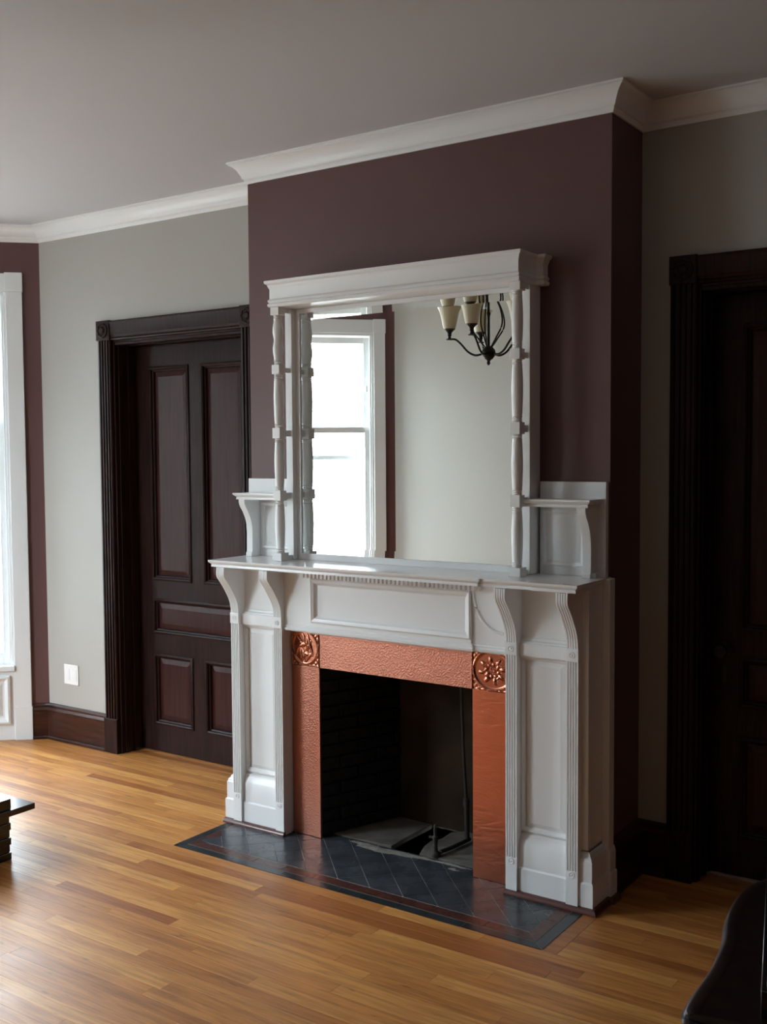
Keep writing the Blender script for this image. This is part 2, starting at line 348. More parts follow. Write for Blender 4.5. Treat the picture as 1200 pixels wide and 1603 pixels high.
# ------------------------------------------------------------------ doors
def door(n, cx, knob):
    t = root('door_%d' % n, (cx, YB, 0), 0, kind='structure')
    fn = lambda u, v, d: (u, -d, v)
    for s in (-1, 1):
        # fluted side casing
        prof = [(-.052, 0), (-.052, -.02), (-.046, -.024)]
        for k in range(4):
            a = -.036+k*.022
            prof += [(a, -.026), (a+.003, -.018), (a+.009, -.018), (a+.012, -.026)]
        prof += [(.046, -.026), (.052, -.02), (.052, 0)]
        q = MB().prism([(s*.5385+u, v) for u, v in prof], .2, 2.345, plan); q.build('casing', mahog, t, local=True)
        BX(*sorted((s*.486, s*.594)), -.032, 0, 0, .2).build('plinth_block', mahog, t, local=True, bevel=.003)
        cb = BX(*sorted((s*.484, s*.594)), -.032, 0, 2.345, 2.455).build('corner_block', mahog, t, local=True, bevel=.003)
        ro = MB(); ring = []
        for rr, dd in ((.042, .032), (.040, .038), (.034, .039), (.030, .034), (.022, .034), (.014, .041), (.006, .041)): ring.append((rr, dd))
        seg = 24; vs = []; fs = []
        for k in range(seg):
            a = 2*math.pi*k/seg
            for rr, dd in ring:
                q2 = rr*(1+(.12*math.cos(8*a) if rr < .035 else 0)); vs.append((s*.539+q2*math.cos(a), -dd, 2.4+q2*math.sin(a)))
        m_ = len(ring)
        for k in range(seg):
            for j in range(m_-1): fs.append((k*m_+j, ((k+1) % seg)*m_+j, ((k+1) % seg)*m_+j+1, k*m_+j+1))
        fs.append(tuple(k*m_+m_-1 for k in range(seg)))
        ro.add(vs, fs); ro.build('rosette', mahog, cb, local=True, smooth=True)
        j = MB(); j.box(*sorted((s*.475, s*.487)), -.004, .2, 0, 2.345); j.box(*sorted((s*.462, s*.475)), .085, .135, 0, 2.32); j.box(*sorted((s*.468, s*.475)), .02, .035, 0, 2.32)
        j.build('jamb', mahog, t, local=True, bevel=.002)
    h = [(-.484, 0)]
    q = MB(); prof = [(0, 2.345), (.018, 2.345), (.024, 2.352), (.018, 2.36), (.02, 2.366), (.026, 2.372), (.026, 2.43), (.03, 2.436), (.032, 2.444), (.03, 2.45), (0, 2.45)]
    q.sweep([(-.484, 0), (.484, 0)], prof, plan, side=-1); q.build('head_casing', mahog, t, local=True, smooth=True)
    q = MB(); q.box(-.475, .475, -.004, .2, 2.333, 2.345); q.box(-.462, .462, .085, .135, 2.318, 2.333); q.box(-.475, .475, .0, .04, 2.318, 2.333)
    q.build('head_jamb', mahog, t, local=True, bevel=.002)
    ops = [(-.352, -.052, .995, 2.195), (.052, .352, .995, 2.195), (-.352, .352, .69, .885), (-.352, -.052, .165, .567), (.052, .352, .165, .567)]
    L = MB(); y0, y1 = .142, .182
    for x0, x1 in ((-.474, -.352), (.352, .474)): L.box(x0, x1, y0, y1, .006, 2.316)
    for z0, z1 in ((.006, .165), (.567, .69), (.885, .995), (2.195, 2.316)): L.box(-.352, .352, y0, y1, z0, z1)
    for z0, z1 in ((.165, .567), (.995, 2.195)): L.box(-.052, .052, y0, y1, z0, z1)
    leaf = L.build('door_leaf', mahog, t, local=True)
    f2 = lambda u, v, d: (u, y0-d, v)
    for x0, x1, z0, z1 in ops:
        MB().frustum(x0+.004, x1-.004, z0+.004, z1-.004, .05, -.024, -.012, f2).build('door_panel', mahogp, leaf, local=True)
        MB().sweep([(x0, z0), (x1, z0), (x1, z1), (x0, z1)], [(0, -.024), (-.004, 0), (-.004, .006), (.006, .01), (.013, .006), (.015, -.004), (.022, -.008), (.026, -.02)], f2, closed=True).build('panel_moulding', mahog, leaf, local=True, smooth=True)
    # loose bits: knob and escutcheon
    kx = knob*.415
    kb = MB()
    prof = [(.0, 0), (.03, 0), (.03, .004), (.012, .008), (.010, .03), (.022, .04), (.028, .052), (.024, .064), (.0, .068)]
    seg = 20; vs = []; fs = []; m_ = len(prof)
    for k in range(seg):
        a = 2*math.pi*k/seg
        for rr, dd in prof: vs.append((kx+rr*math.cos(a), y0-dd, .915+rr*math.sin(a)))
    for k in range(seg):
        for j in range(m_-1): fs.append((k*m_+j, ((k+1) % seg)*m_+j, ((k+1) % seg)*m_+j+1, k*m_+j+1))
    kb.add(vs, fs); kb.build('door_knob', iron, leaf, local=True, smooth=True)
    BX(kx-.012, kx+.012, y0-.003, y0, .78, .85).build('keyhole_plate', iron, leaf, local=True, bevel=.001)
    return t
door(1, D1, 1); door(2, D2, -1)

# ------------------------------------------------------------------ floor
HX0, HX1, HY = .010, 1.780, -.552
PIT = (.815, .965, -.045, .30)
b = MB(); T = -.016
def sub(x0, x1, y0, y1): b.box(x0, x1, y0, y1, -.12, T)
sub(-3.0, PIT[0], -6.7, .6); sub(PIT[1], 5.7, -6.7, .6); sub(PIT[0], PIT[1], -6.7, PIT[2]); sub(PIT[0], PIT[1], PIT[3], .6)
fl = root('floor', (0, 0, 0), kind='structure')
b.build('subfloor', subfl, fl)
PW = .0572
def clipx(y, x0, x1, yy):
    out = [(x0, x1)]
    ya, yb_ = y, y+PW
    def cut(a, b_):
        nonlocal out
        o2 = []
        for p, q in out:
            if b_ <= p or a >= q: o2.append((p, q)); continue
            if a > p: o2.append((p, a))
            if b_ < q: o2.append((b_, q))
        out = o2
    if yb_ > HY and ya < -.0: cut(HX0, HX1+.055 if ya > HY-.01 or True else HX1)
    if ya > -.02: cut(0, BR)
    return out
cand = []
y = HY-PW*52
rowi = 0
while y < .47:
    x = -2.6-random.random()*.9
    lo, hi = -2.72, 4.3
    if y > YB-.005: lo, hi = D1-.487, D1+.487
    while x < hi:
        L_ = random.choice([.45, .6, .8, .95, 1.15, 1.4, 1.7])*random.uniform(.9, 1.1)
        a, c = max(x, lo), min(x+L_, hi)
        if c-a > .03:
            for p, q in clipx(y, a, c, y):
                if q-p > .03: cand.append((p, q, y))
        x += L_
    if y > YB-.005:      # second doorway
        cand.append((D2-.487, D2+.487, y))
    y += PW; rowi += 1
def project(x, y_, z=0):
    q = Vector((x, y_, z))-camo.matrix_world.translation; d = q.dot(F)
    return (600+1665.8*q.dot(R1)/d, 801.5-1665.8*q.dot(U1)/d, d) if d > .2 else (-9999, -9999, d)
def seen(p, q, y_):
    n = 0
    for k in range(9):
        u, v, d = project(p+(q-p)*k/8, y_+PW/2)
        if 0 <= u <= 1200 and 0 <= v <= 1640: n += (q-p)/9/d/d
    return n
def unit_plank():
    m = MB(); g = .0003; c = .0003
    m.add([(0, g, T), (1, g, T), (1, PW-g, T), (0, PW-g, T), (0, g, -c), (1, g, -c), (1, PW-g, -c), (0, PW-g, -c),
           (0, g+c, 0), (1, g+c, 0), (1, PW-g-c, 0), (0, PW-g-c, 0)],
          [(0, 1, 5, 4), (2, 3, 7, 6), (0, 4, 8, 11, 7, 3), (1, 2, 6, 10, 9, 5), (4, 5, 9, 8), (6, 7, 11, 10), (8, 9, 10, 11)])
    return m
cand.sort(key=lambda t: -seen(*t))
pm = unit_plank().mesh('plank', oak)
vis = [c for c in cand if seen(*c) > 0][:298]; rest = [c for c in cand if c not in set(vis)]
for i, (p, q, yy) in enumerate(vis):
    o = bpy.data.objects.new('plank', pm); o.location = (p+.0006, yy, 0); o.scale = (q-p-.0012, 1, 1); COL.objects.link(o); o.parent = fl
fb = MB(); tones = []
for p, q, yy in rest:
    fb.box(p+.0006, q-.0006, yy+.0008, yy+PW-.0008, T, 0); tones += [random.random()]*6
me_o = fb.build('planks_beyond', oak, fl, kind='stuff')
me_o.name = 'plank_field'
at = me_o.data.attributes.new('tone', 'FLOAT', 'FACE')
at.data.foreach_set('value', tones)
# plank border beside the hearth, mitred at its corner
MB().prism([(HX1, -.02), (HX1, HY), (HX1+.055, HY-.0), (HX1+.055, -.02)], T, .0005, plan).build('border_plank', oak, fl)

BX(1.35, 5.5, -6.5, HY-PW*52, T, -.001).build('hall_boards', subfl, fl)

# ------------------------------------------------------------------ hearth
hr = root('tiled_hearth', (.9, -.3, 0), label='dark slate tiled hearth with mottled red border, set in the wood floor before the fireplace', category='hearth')
TZ = .002
b = MB(); b.box(HX0, HX1, HY, -.06, T, .0008); b.build('grout_bed', grout, hr)
def clip(poly, rect):
    x0, x1, y0, y1 = rect
    for ax, val, sg in ((0, x0, 1), (0, x1, -1), (1, y0, 1), (1, y1, -1)):
        out = []
        for i in range(len(poly)):
            a, c = poly[i-1], poly[i]; ia, ic = (a[ax]-val)*sg >= 0, (c[ax]-val)*sg >= 0
            if ia != ic:
                t_ = (val-a[ax])/(c[ax]-a[ax]); out.append((a[0]+t_*(c[0]-a[0]), a[1]+t_*(c[1]-a[1])))
            if ic: out.append(c)
        poly = out
        if len(poly) < 3: return []
    return poly
def area(p): return abs(sum(p[i-1][0]*p[i][1]-p[i][0]*p[i-1][1] for i in range(len(p))))/2
G = .0022; Pt = .157
for i in range(-8, 22):
    for j in range(-4, 22):
        s0, s1 = .379+Pt*(i-2)+G, .379+Pt*(i-1)-G; d0, d1 = .958+Pt*(j-6)+G, .958+Pt*(j-5)-G
        pl = [((s+d)/2, (s-d)/2) for s, d in ((s0, d0), (s1, d0), (s1, d1), (s0, d1))]
        pl = clip(pl, (.068, 1.684, -.450, -.062))
        if len(pl) >= 3 and area(pl) > 2e-5:
            if all((p[0] < .345 or p[0] > 1.455) and p[1] > -.16 for p in pl): continue
            MB().prism(pl, T, TZ+random.uniform(-.0004, .0004), plan).build('tile', slate, hr)
# borders: red strip then black outer band, with mitred corners
def band(o0, o1, ln, mat, nm):
    X0, X1, Yf = HX0, HX1, HY
    a0, a1 = X0+o0, X1-o0; b0, b1 = X0+o1, X1-o1; g = .0012
    xs = [b0]; 
    n = max(1, round((b1-b0)/ln)); st = (b1-b0)/n
    for k in range(n):
        xa, xb = b0+k*st, b0+(k+1)*st
        p = [(xa+g if k else a0+g, Yf+o0), (xb-g if k < n-1 else a1-g, Yf+o0), (xb-g, Yf+o1-g), (xa+g, Yf+o1-g)]
        MB().prism(p, T, TZ, plan).build(nm, mat, hr)
    ye = -.20; n = max(1, round((ye-(Yf+o1))/ln)); st = (ye-(Yf+o1))/n
    for sd in (0, 1):
        for k in range(n):
            ya, yb_ = Yf+o1+k*st, Yf+o1+(k+1)*st
            A_, B_ = (a0, b0-g) if sd == 0 else (a1, b1+g)
            p = [(A_, (ya if k else Yf+o0)+g), (B_, ya+g), (B_, yb_-g), (A_, yb_-g)]
            MB().prism(p, T, TZ, plan).build(nm, mat, hr)
band(0, .042, .3, slateb, 'border_tile'); band(.045, .098, .152, redtile, 'red_border_tile')

# ------------------------------------------------------------------ mantelpiece
MX = .9
mt = root('mantelpiece', (MX, -.1, .003), label='white painted mantelpiece with fluted pilasters, scroll brackets and deep shelf', category='mantelpiece')
MXc = MX
Z0 = .004
def both(fn_, name, mat=white, parent=mt, **kw):
    res = []
    for s in (-1, 1):
        m = fn_()
        if s > 0: m.mirror(MXc)
        res.append(m.build(name, mat, parent, **kw))
    return res
front = lambda y0: (lambda u, v, d: (u, y0-d, v))
def pier_body():
    m = MB(); m.box(.018, .342, -.155, 0, Z0, 1.2); m.box(.018, .046, -.172, -.155, Z0, 1.2); return m
def back_stile(): return MB().box(-.012, .018, -.05, .0, Z0, 1.228)
def pedestal():
    m = MB()
    prof = [(-.02, Z0), (.006, Z0), (.006, .108), (0, .114), (0, .188), (-.003, .192), (-.004, .2), (-.012, .208), (-.013, .214), (-.02, .222), (-.02, .226)]
    # outer block
    m.sweep([(-.020, 0), (-.020, -.052), (-.006, -.052), (-.006, -.192), (.046, -.192)], prof, plan, side=-1)
    # between the pilasters, higher moulding
    prof2 = [(-.04, Z0), (.006, Z0), (.006, .108), (0, .114), (0, .2), (-.004, .206), (-.006, .216), (-.014, .226), (-.016, .236), (-.03, .248), (-.04, .252)]
    m.sweep([(.092, -.188), (.298, -.188)], prof2, plan, side=-1)
    return m
def strip(x0):
    def f():
        wd = .048; pr = [(0, -.150), (0, -.205)]
        g = .0065; n = 4; st = (wd-.006)/n
        for k in range(n):
            a = .003+k*st+(st-g)/2
            pr += [(a, -.205), (a+g*.25, -.2005), (a+g*.75, -.2005), (a+g, -.205)]
        pr += [(wd, -.205), (wd, -.150)]
        m = MB(); m.prism([(x0+u, v) for u, v in pr], .15, .935, plan); m.box(x0, x0+wd, -.205, -.15, Z0, .15); return m
    return f
def small_rosette(x, z, y):
    m = MB(); seg = 16
    ring = [(.012, 0), (.0115, .002), (.009, .002), (.008, .0005), (.005, .0005), (.003, .0025)]
    vs = []; fs = []; k_ = len(ring)
    for k in range(seg):
        a = 2*math.pi*k/seg
        for r_, d in ring: vs.append((x+r_*math.cos(a), y-d, z+r_*math.sin(a)))
    for k in range(seg):
        for j in range(k_-1): fs.append((k*k_+j, ((k+1) % seg)*k_+j, ((k+1) % seg)*k_+j+1, k*k_+j+1))
    fs.append(tuple(k*k_+k_-1 for k in range(seg))); return m.add(vs, fs)
def block(x0):
    def f():
        m = MB(); m.box(x0-.001, x0+.049, -.209, -.15, .935, .983); return m
    return f
# corbel side profile (y of the front face as a function of z)
cz = [(.983, -.207), (1.005, -.208), (1.03, -.213), (1.055, -.224), (1.08, -.240), (1.105, -.257), (1.125, -.272), (1.14, -.285), (1.15, -.293), (1.158, -.297), (1.166, -.299), (1.18, -.299), (1.198, -.297)]
def corbel(x0):
    def f():
        m = MB(); wd = .048; rib = []
        st = wd/5
        for k in range(5):
            a = k*st
            rib += [(a+.0004, .0015), (a+.0016, 0), (a+st-.0016, 0), (a+st-.0004, .0015)]
            if k < 4: rib += [(a+st-.0002, .0045), (a+st+.0002, .0045)]
        n = len(rib); c = len(cz); vs = []; fs = []
        for z, y_ in cz:
            for u, d in rib: vs.append((x0+u, y_+d, z))
        for i in range(c-1):
            for j in range(n-1): fs.append((i*n+j, i*n+j+1, (i+1)*n+j+1, (i+1)*n+j))
        k0 = len(vs)
        for z, y_ in cz: vs += [(x0, -.15, z), (x0+wd, -.15, z)]
        for i in range(c-1):
            fs.append((i*n, (i+1)*n, k0+2*(i+1), k0+2*i)); fs.append((i*n+n-1, (i+1)*n+n-1, k0+2*(i+1)+1, k0+2*i+1))
            fs.append((k0+2*i, k0+2*i+1, k0+2*i+3, k0+2*i+2))
        fs.append(tuple(range(n))+(k0+1, k0)); fs.append(tuple(range((c-1)*n, c*n))+(k0+2*c-1, k0+2*c-2))
        return m.add(vs, fs)
    return f
both(pier_body, 'pier', bevel=.002); both(back_stile, 'back_stile', bevel=.003); both(pedestal, 'pedestal', smooth=True)
for x0 in (.045, .297):
    both(lambda: small_rosette(x0+.024, .959, -.209), 'rosette', smooth=True); both(lambda: small_rosette(x0+.024, .135, -.205), 'rosette', smooth=True)
    both(strip(x0), 'pilaster', bevel=0); both(block(x0), 'pilaster_block'); both(corbel(x0), 'scroll_bracket')
def pier_panel():
    f = front(-.155); m = MB()
    m.frustum(.112, .279, .262, .915, .022, .001, .011, f); return m
both(pier_panel, 'pier_panel')
def pier_frame():
    f = front(-.155); m = MB()
    m.sweep([(.093, .25), (.297, .25), (.297, .93), (.093, .93)], [(0, 0), (0, .018), (.006, .018), (.010, .012), (.016, .009), (.019, 0)], f, closed=True); return m
both(pier_frame, 'panel_moulding', smooth=True)
def cross_rail():
    m = MB(); m.box(.093, .297, -.19, -.15, .932, .981)
    m.sweep([(.093, -.166), (.297, -.166)], [(-.012, .981), (.016, .981), (.012, .987), (.004, .99), (.002, 1.0), (-.012, 1.004)], plan, side=-1); return m
both(cross_rail, 'cross_rail', bevel=.0015)
def spandrel():    # raised back board between brackets
    m = MB(); m.box(.093, .297, -.164, -.155, .995, 1.2); return m
both(spandrel, 'bracket_backboard')
# inner sides of the piers back to the copper
# frieze
fz = MB(); fz.box(.342, 1.458, -.186, -.145, .955, 1.2); fz.box(.342, 1.458, -.145, 0, .96, 1.2)
fz.build('frieze', white, mt, bevel=.0015)
m = MB(); prof = [(-.04, .926), (.004, .926), (.010, .932), (.011, .94), (.006, .946), (.006, .952), (0, .958), (-.04, .958)]
m.sweep([(.345, -.184), (.500, -.184), (.500, -.194), (1.300, -.194), (1.300, -.184), (1.455, -.184)], prof, plan, side=-1)
m.build('frieze_lower_moulding', white, mt, smooth=True)
# block behind the frame
m = MB()
fx0, fx1, fz0, fz1 = .502, 1.298, .958, 1.166
for a in ((fx0, fx0+.022, fz0, fz1), (fx1-.022, fx1, fz0, fz1), (fx0+.022, fx1-.022, fz0, .98), (fx0+.022, fx1-.022, 1.150, fz1)): m.box(a[0], a[1], -.194, -.184, a[2], a[3])
m.sweep([(fx0, .974), (fx1, .974), (fx1, 1.166), (fx0, 1.166)], [(0, .008), (0, .014), (.005, .017), (.012, .014), (.018, .012), (.024, .004), (.03, .001), (.03, -.001)], front(-.186), closed=True)
m.build('frieze_frame', white, mt)
m = MB()
for k in range(42):
    x = .478+k*(1.322-.478)/41; m.box(x-.0058, x+.0058, -.222, -.199, 1.170, 1.188)
m.build('dentil_course', white, mt, kind='stuff')
m = MB(); m.box(.462, 1.338, -.200, -.186, 1.167, 1.199); m.build('dentil_backing', white, mt)
# raised arc in the right spandrel only, a curved shadow band shaped as relief
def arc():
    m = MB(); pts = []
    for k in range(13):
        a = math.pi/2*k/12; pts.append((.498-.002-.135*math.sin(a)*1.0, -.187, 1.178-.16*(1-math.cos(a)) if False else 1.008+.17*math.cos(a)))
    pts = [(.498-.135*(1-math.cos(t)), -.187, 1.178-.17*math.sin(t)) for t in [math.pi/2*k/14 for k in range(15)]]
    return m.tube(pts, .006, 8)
arc().mirror(MXc).build('spandrel_shadow_arc', white, mt, smooth=True)
# shelf with ogee edge and shallow breaks
m = MB()
sp_ = [(-.30, 1.199), (-.018, 1.199), (-.010, 1.2), (-.010, 1.208), (-.012, 1.211), (-.006, 1.216), (-.001, 1.221), (0, 1.223), (0, 1.230), (-.30, 1.230)]
xl, xr = 0.004, 1.796; yf = -.302
pth = [(xl, 0), (xl, yf-.004), (.40, yf-.004), (.40, yf-.010), (1.40, yf-.010), (1.40, yf), (1.60, yf), (1.60, yf-.008), (xr, yf-.008), (xr, 0)]
sp_o = [p for p in sp_ if p[0] > -.2]
m.sweep(pth, [(-.03, 1.199)]+sp_o+[(-.03, 1.230)], plan, side=-1)
inner = [(xl+.028, 0), (xl+.028, yf+.02), (xr-.028, yf+.02), (xr-.028, 0)]
m.prism(inner, 1.1992, 1.2298, plan)
m.build('mantelshelf', whitetop, mt, smooth=True)
# dark quarter round at the foot of each pier
def qr(path, lab):
    q = [(0, Z0-.001), (.019, Z0-.001), (.0185, .01), (.014, .017), (.008, .0205), (0, .022)]
    return MB().sweep(path, q, plan, side=-1).build('quarter_round', qround, mt, smooth=True)
qr([(-.012, -.198), (.349, -.198)], ''); qr([(1.451, -.198), (1.812, -.198), (1.812, -.058), (1.826, -.058), (1.826, -.002)], '')

# ------------------------------------------------------------------ copper surround
cs = root('copper_surround', (.885, -.13, .003), label='copper clad surround around the firebox opening, hammered top strip and two embossed corner squares', category='fireplace surround')
CY = -.135
BX(.346, .499, CY, CY+.012, .003, .765).build('side_panel', cop_h, cs, bevel=.001, label='left copper upright, lightly hammered')
BX(1.271, 1.454, CY, CY+.012, .003, .765).build('side_panel', cop_s, cs, bevel=.001, label='right copper upright, smooth and rippled')
BX(.502, 1.268, CY, CY+.012, .765, .928).build('top_panel', cop_h, cs, bevel=.001)
def tile(x0, x1, seed, leafy):
    """embossed tile as a displaced grid"""
    n = 72; vs = []; fs = []; rnd = random.Random(seed)
    zc, xc = .8475, (x0+x1)/2; hw, hz = (x1-x0)/2, .0805
    els = []
    if leafy:
        for k in range(9):
            a = .3+k*.62; r_ = rnd.uniform(.25, .55); els.append((r_*math.cos(a)*.9-.05, r_*math.sin(a)*.9, .34, .10, a+.7+rnd.uniform(-.3, .3)))
        els += [(-.1, -.35, .45, .07, 1.2), (.25, -.5, .35, .08, .8), (-.5, .5, .3, .09, 2.4), (.35, .2, .5, .08, 1.9)]
    else:
        for k in range(8):
            a = k*math.pi/4+.2; els.append((.52*math.cos(a), .52*math.sin(a), .15, .085, a)); els.append((.3*math.cos(a+.39), .3*math.sin(a+.39), .10, .07, a+1.2))
        els += [(.12*math.cos(a), .12*math.sin(a), .1, .05, a) for a in (0, 2.1, 4.2)]
        els += [(.42*math.cos(a), .42*math.sin(a), .17, .035, a+1.5) for a in (.8, 2.4, 4.0, 5.5)]
    def H(u, v):
        r_ = math.hypot(u, v); h = 0
        h += .0035*math.exp(-((r_-.93)/.045)**2); 
        if r_ < .93: h -= .002
        e = min(1-abs(u), 1-abs(v)); h += .002*math.exp(-((e-.02)/.03)**2)
        if r_ > 1.0: h += .0015*(math.sin(23*u+3*seed)*math.sin(21*v))
        for ex, ey, la, lb, an in els:
            du, dv = u-ex, v-ey; p = (du*math.cos(an)+dv*math.sin(an))/la; q = (-du*math.sin(an)+dv*math.cos(an))/lb
            t_ = p*p+q*q
            if t_ < 1.6: h = max(h, .0048*math.exp(-t_*1.5)) if r_ < .9 else h
        return h
    for j in range(n+1):
        for i in range(n+1):
            u, v = -1+2*i/n, -1+2*j/n
            edge = i in (0, n) or j in (0, n)
            vs.append((xc+u*hw, CY-(.0 if edge else .002+H(u, v)), zc+v*hz))
    for j in range(n):
        for i in range(n): k = j*(n+1)+i; fs.append((k, k+1, k+n+2, k+n+1))
    m = MB().add(vs, fs); m.box(x0, x1, CY+.001, CY+.012, zc-hz, zc+hz); return m
tile(.346, .499, 3, True).build('corner_tile', cop_e, cs, smooth=True, label='left embossed copper square with leaves')
tile(1.271, 1.454, 5, False).build('corner_tile', cop_e, cs, smooth=True, label='right embossed copper square with a round berry medallion')

# ------------------------------------------------------------------ firebox
fbx = root('firebox', (.885, .1, 0), label='sooty black firebox interior with brick left wall and smoked plaster back behind the copper', category='firebox')
pa, pb = Vector((.499, -.122)), Vector((.648, .285)); dv = (pb-pa); Ln = dv.length; dv.normalize(); nv = Vector((-dv.y, dv.x))
m = MB(); q = [pa+nv*.012, pb+nv*.012, pb+nv*.05, pa+nv*.05]; m.prism([tuple(p) for p in q], .004, .84, plan); m.build('left_wall_mortar', mortar, fbx)
bh, bl, j_ = .058, .2, .009
row = 0; z = .012
while z < .83:
    x = -(.1 if row % 2 else 0)
    while x < Ln:
        a, c = max(x, 0), min(x+bl-j_, Ln)
        if c-a > .02:
            pr = random.uniform(-.003, .003)
            p0, p1 = pa+dv*a, pa+dv*c
            q = [p0+nv*pr, p1+nv*(pr+random.uniform(-.001, .001)), p1+nv*.02, p0+nv*.02]
            MB().prism([tuple(k) for k in q], z, min(z+bh-j_, .838), plan).build('brick', soot, fbx, bevel=.003)
        x += bl
    z += bh; row += 1
BX(.60, 1.30, .285, .302, 0, .84).build('back_wall', fireback, fbx)
ra, rb = Vector((1.271, -.122)), Vector((1.13, .285)); rn = Vector((.945, .327))
m = MB().prism([tuple(ra), tuple(rb), tuple(rb+rn*.04), tuple(ra+rn*.04)], .004, .84, plan); m.build('right_wall', soot, fbx)
m = MB().box(.46, 1.31, -.122, .30, .84, .90); m.build('lintel', soot, fbx)
# broken concrete floor round an ash pit
m = MB()
m.prism([(.50, -.055), (.60, -.058), (.72, -.05), (.80, -.048), (PIT[0], PIT[2]), (PIT[0]-.002, .1), (PIT[0]+.003, PIT[3]-.02), (.62, .285), (.50, .0)], T, .006, plan); m.build('floor_slab', concrete, fbx, bevel=.002)
m = MB(); m.prism([(PIT[1], PIT[2]-.01), (1.0, -.05), (1.265, -.058), (1.265, .0), (1.15, .285), (.99, .285), (.945, .24), (.95, .15), (.925, .1), (.935, .03)], T, .006, plan); m.build('floor_slab', concrete, fbx, bevel=.002)
m = MB(); x0, x1, y0, y1 = PIT
m.box(x0-.01, x0, y0, y1, -.3, T); m.box(x1, x1+.01, y0, y1, -.3, T); m.box(x0, x1, y0-.01, y0, -.3, T); m.box(x0, x1, y1, y1+.01, -.3, T); m.box(x0-.01, x1+.01, y0-.01, y1+.01, -.31, -.3)
m.build('ash_pit', dark, fbx)
# loose ash along the front edge
def ashpatch(pts, hmax, seed):
    rnd = random.Random(seed); m = MB()
    for cx, cy, rx, ry in pts:
        n = 20; vs = [(cx, cy, TZ+hmax)]; fs = []
        for r_, hh in ((.35, .85), (.7, .5), (1.0, 0)):
            for k in range(n):
                a = 2*math.pi*k/n; q = r_*(1+rnd.uniform(-.25, .25)); vs.append((cx+rx*q*math.cos(a), cy+ry*q*math.sin(a), TZ-.0005+hmax*hh*rnd.uniform(.6, 1.2)))
        for k in range(n): fs.append((0, 1+k, 1+(k+1) % n))
        for g_ in range(2):
            for k in range(n): fs.append((1+g_*n+k, 1+(g_+1)*n+k, 1+(g_+1)*n+(k+1) % n, 1+g_*n+(k+1) % n))
        m.add(vs, fs)
    return m
ashpatch([(.79, -.105, .12, .022), (.89, -.09, .12, .02), (.70, -.085, .09, .014), (1.0, -.08, .07, .012), (1.13, -.078, .1, .009), (1.17, -.115, .03, .010)], .006, 3).build('ash', ash, smooth=True, kind='stuff', label='grey ash and dust spilled along the firebox edge', category='ash')
# gas pipe and valve
gp = root('gas_pipe', (1.06, .18, .006), label='thin black iron gas pipe standing at the back of the firebox', category='pipe')
MB().tube([(1.034, .17, .838), (1.05, .17, .42), (1.064, .17, .175)], .007, 10).build('upright', ironpipe, gp, smooth=True)
MB().tube([(1.064, .17, .19), (1.068, .17, .03)], .011, 12).build('sleeve', ironpipe, gp, smooth=True)
MB().tube([(1.064, .17, .165), (1.064, .17, .20)], .014, 12).build('joint', ironpipe, gp, smooth=True)
MB().tube([(1.075, .18, .02), (1.06, .06, .018), (1.045, -.015, .018)], .009, 10).build('floor_run', ironpipe, gp, smooth=True)
gv = root('gas_valve', (1.035, -.04, .006), label='small upright iron gas valve at the front of the firebox beside the ash pit', category='valve')
MB().lathe([(.0, .006), (.024, .006), (.022, .02), (.012, .028), (.009, .06), (.012, .075), (.012, .09), (.007, .095), (.007, .125), (.005, .14), (0, .142)], 1.035, -.04, 16, False).build('body', ironpipe, gv, smooth=True)
MB().tube([(1.035, -.04, .085), (1.008, -.045, .085)], .006, 8).build('spout', ironpipe, gv, smooth=True)
MB().tube([(1.035, -.05, .118), (1.035, -.03, .118)], .004, 8).build('handle', ironpipe, gv, smooth=True)

# ------------------------------------------------------------------ overmantel with mirror
OX = .893; MXc = OX
om = root('overmantel', (OX, -.08, 1.23), label='white overmantel above the shelf with a large mirror between turned columns', category='overmantel')
ZS = 1.2302
hp = [(-.03, 2.345), (.0, 2.345), (.004, 2.350), (.004, 2.358), (-.002, 2.362), (.003, 2.368), (.003, 2.374), (-.003, 2.380), (-.003, 2.422), (.0, 2.428), (.004, 2.436), (.004, 2.440), (.012, 2.446), (.014, 2.449), (.014, 2.458), (-.03, 2.458)]
m = MB(); m.sweep([(.252, 0), (.252, -.045), (.282, -.045), (.282, -.192), (1.504, -.192), (1.504, -.045), (1.534, -.045), (1.534, 0)], hp, plan, side=-1)
m.box(.30, 1.486, -.175, 0, 2.346, 2.455)
m.build('cornice', white, om, smooth=True)
both(lambda: MB().box(.287, .324, -.088, 0, ZS, 2.345), 'post', parent=om, bevel=.0015)
m = MB(); m.box(.324, .349, -.063, 0, ZS, 2.345); m.box(1.437, 1.462, -.063, 0, ZS, 2.345); m.box(.349, 1.437, -.063, 0, ZS, 1.257); m.box(.349, 1.437, -.063, 0, 2.327, 2.345); m.box(.349, 1.437, -.0535, 0, 1.257, 2.327)
m.build('mirror_frame', white, om)
m = MB(); x0, x1, z0, z1 = .350, 1.436, 1.258, 2.326; bw = .030; dy = bw*math.tan(math.radians(2.1))
m.frustum(x0, x1, z0, z1, bw, dy, 0, front(-.0555))
m.f.pop()
m.build('mirror_glass', mirrorm, om)
CXL = .305; CYC = -.158
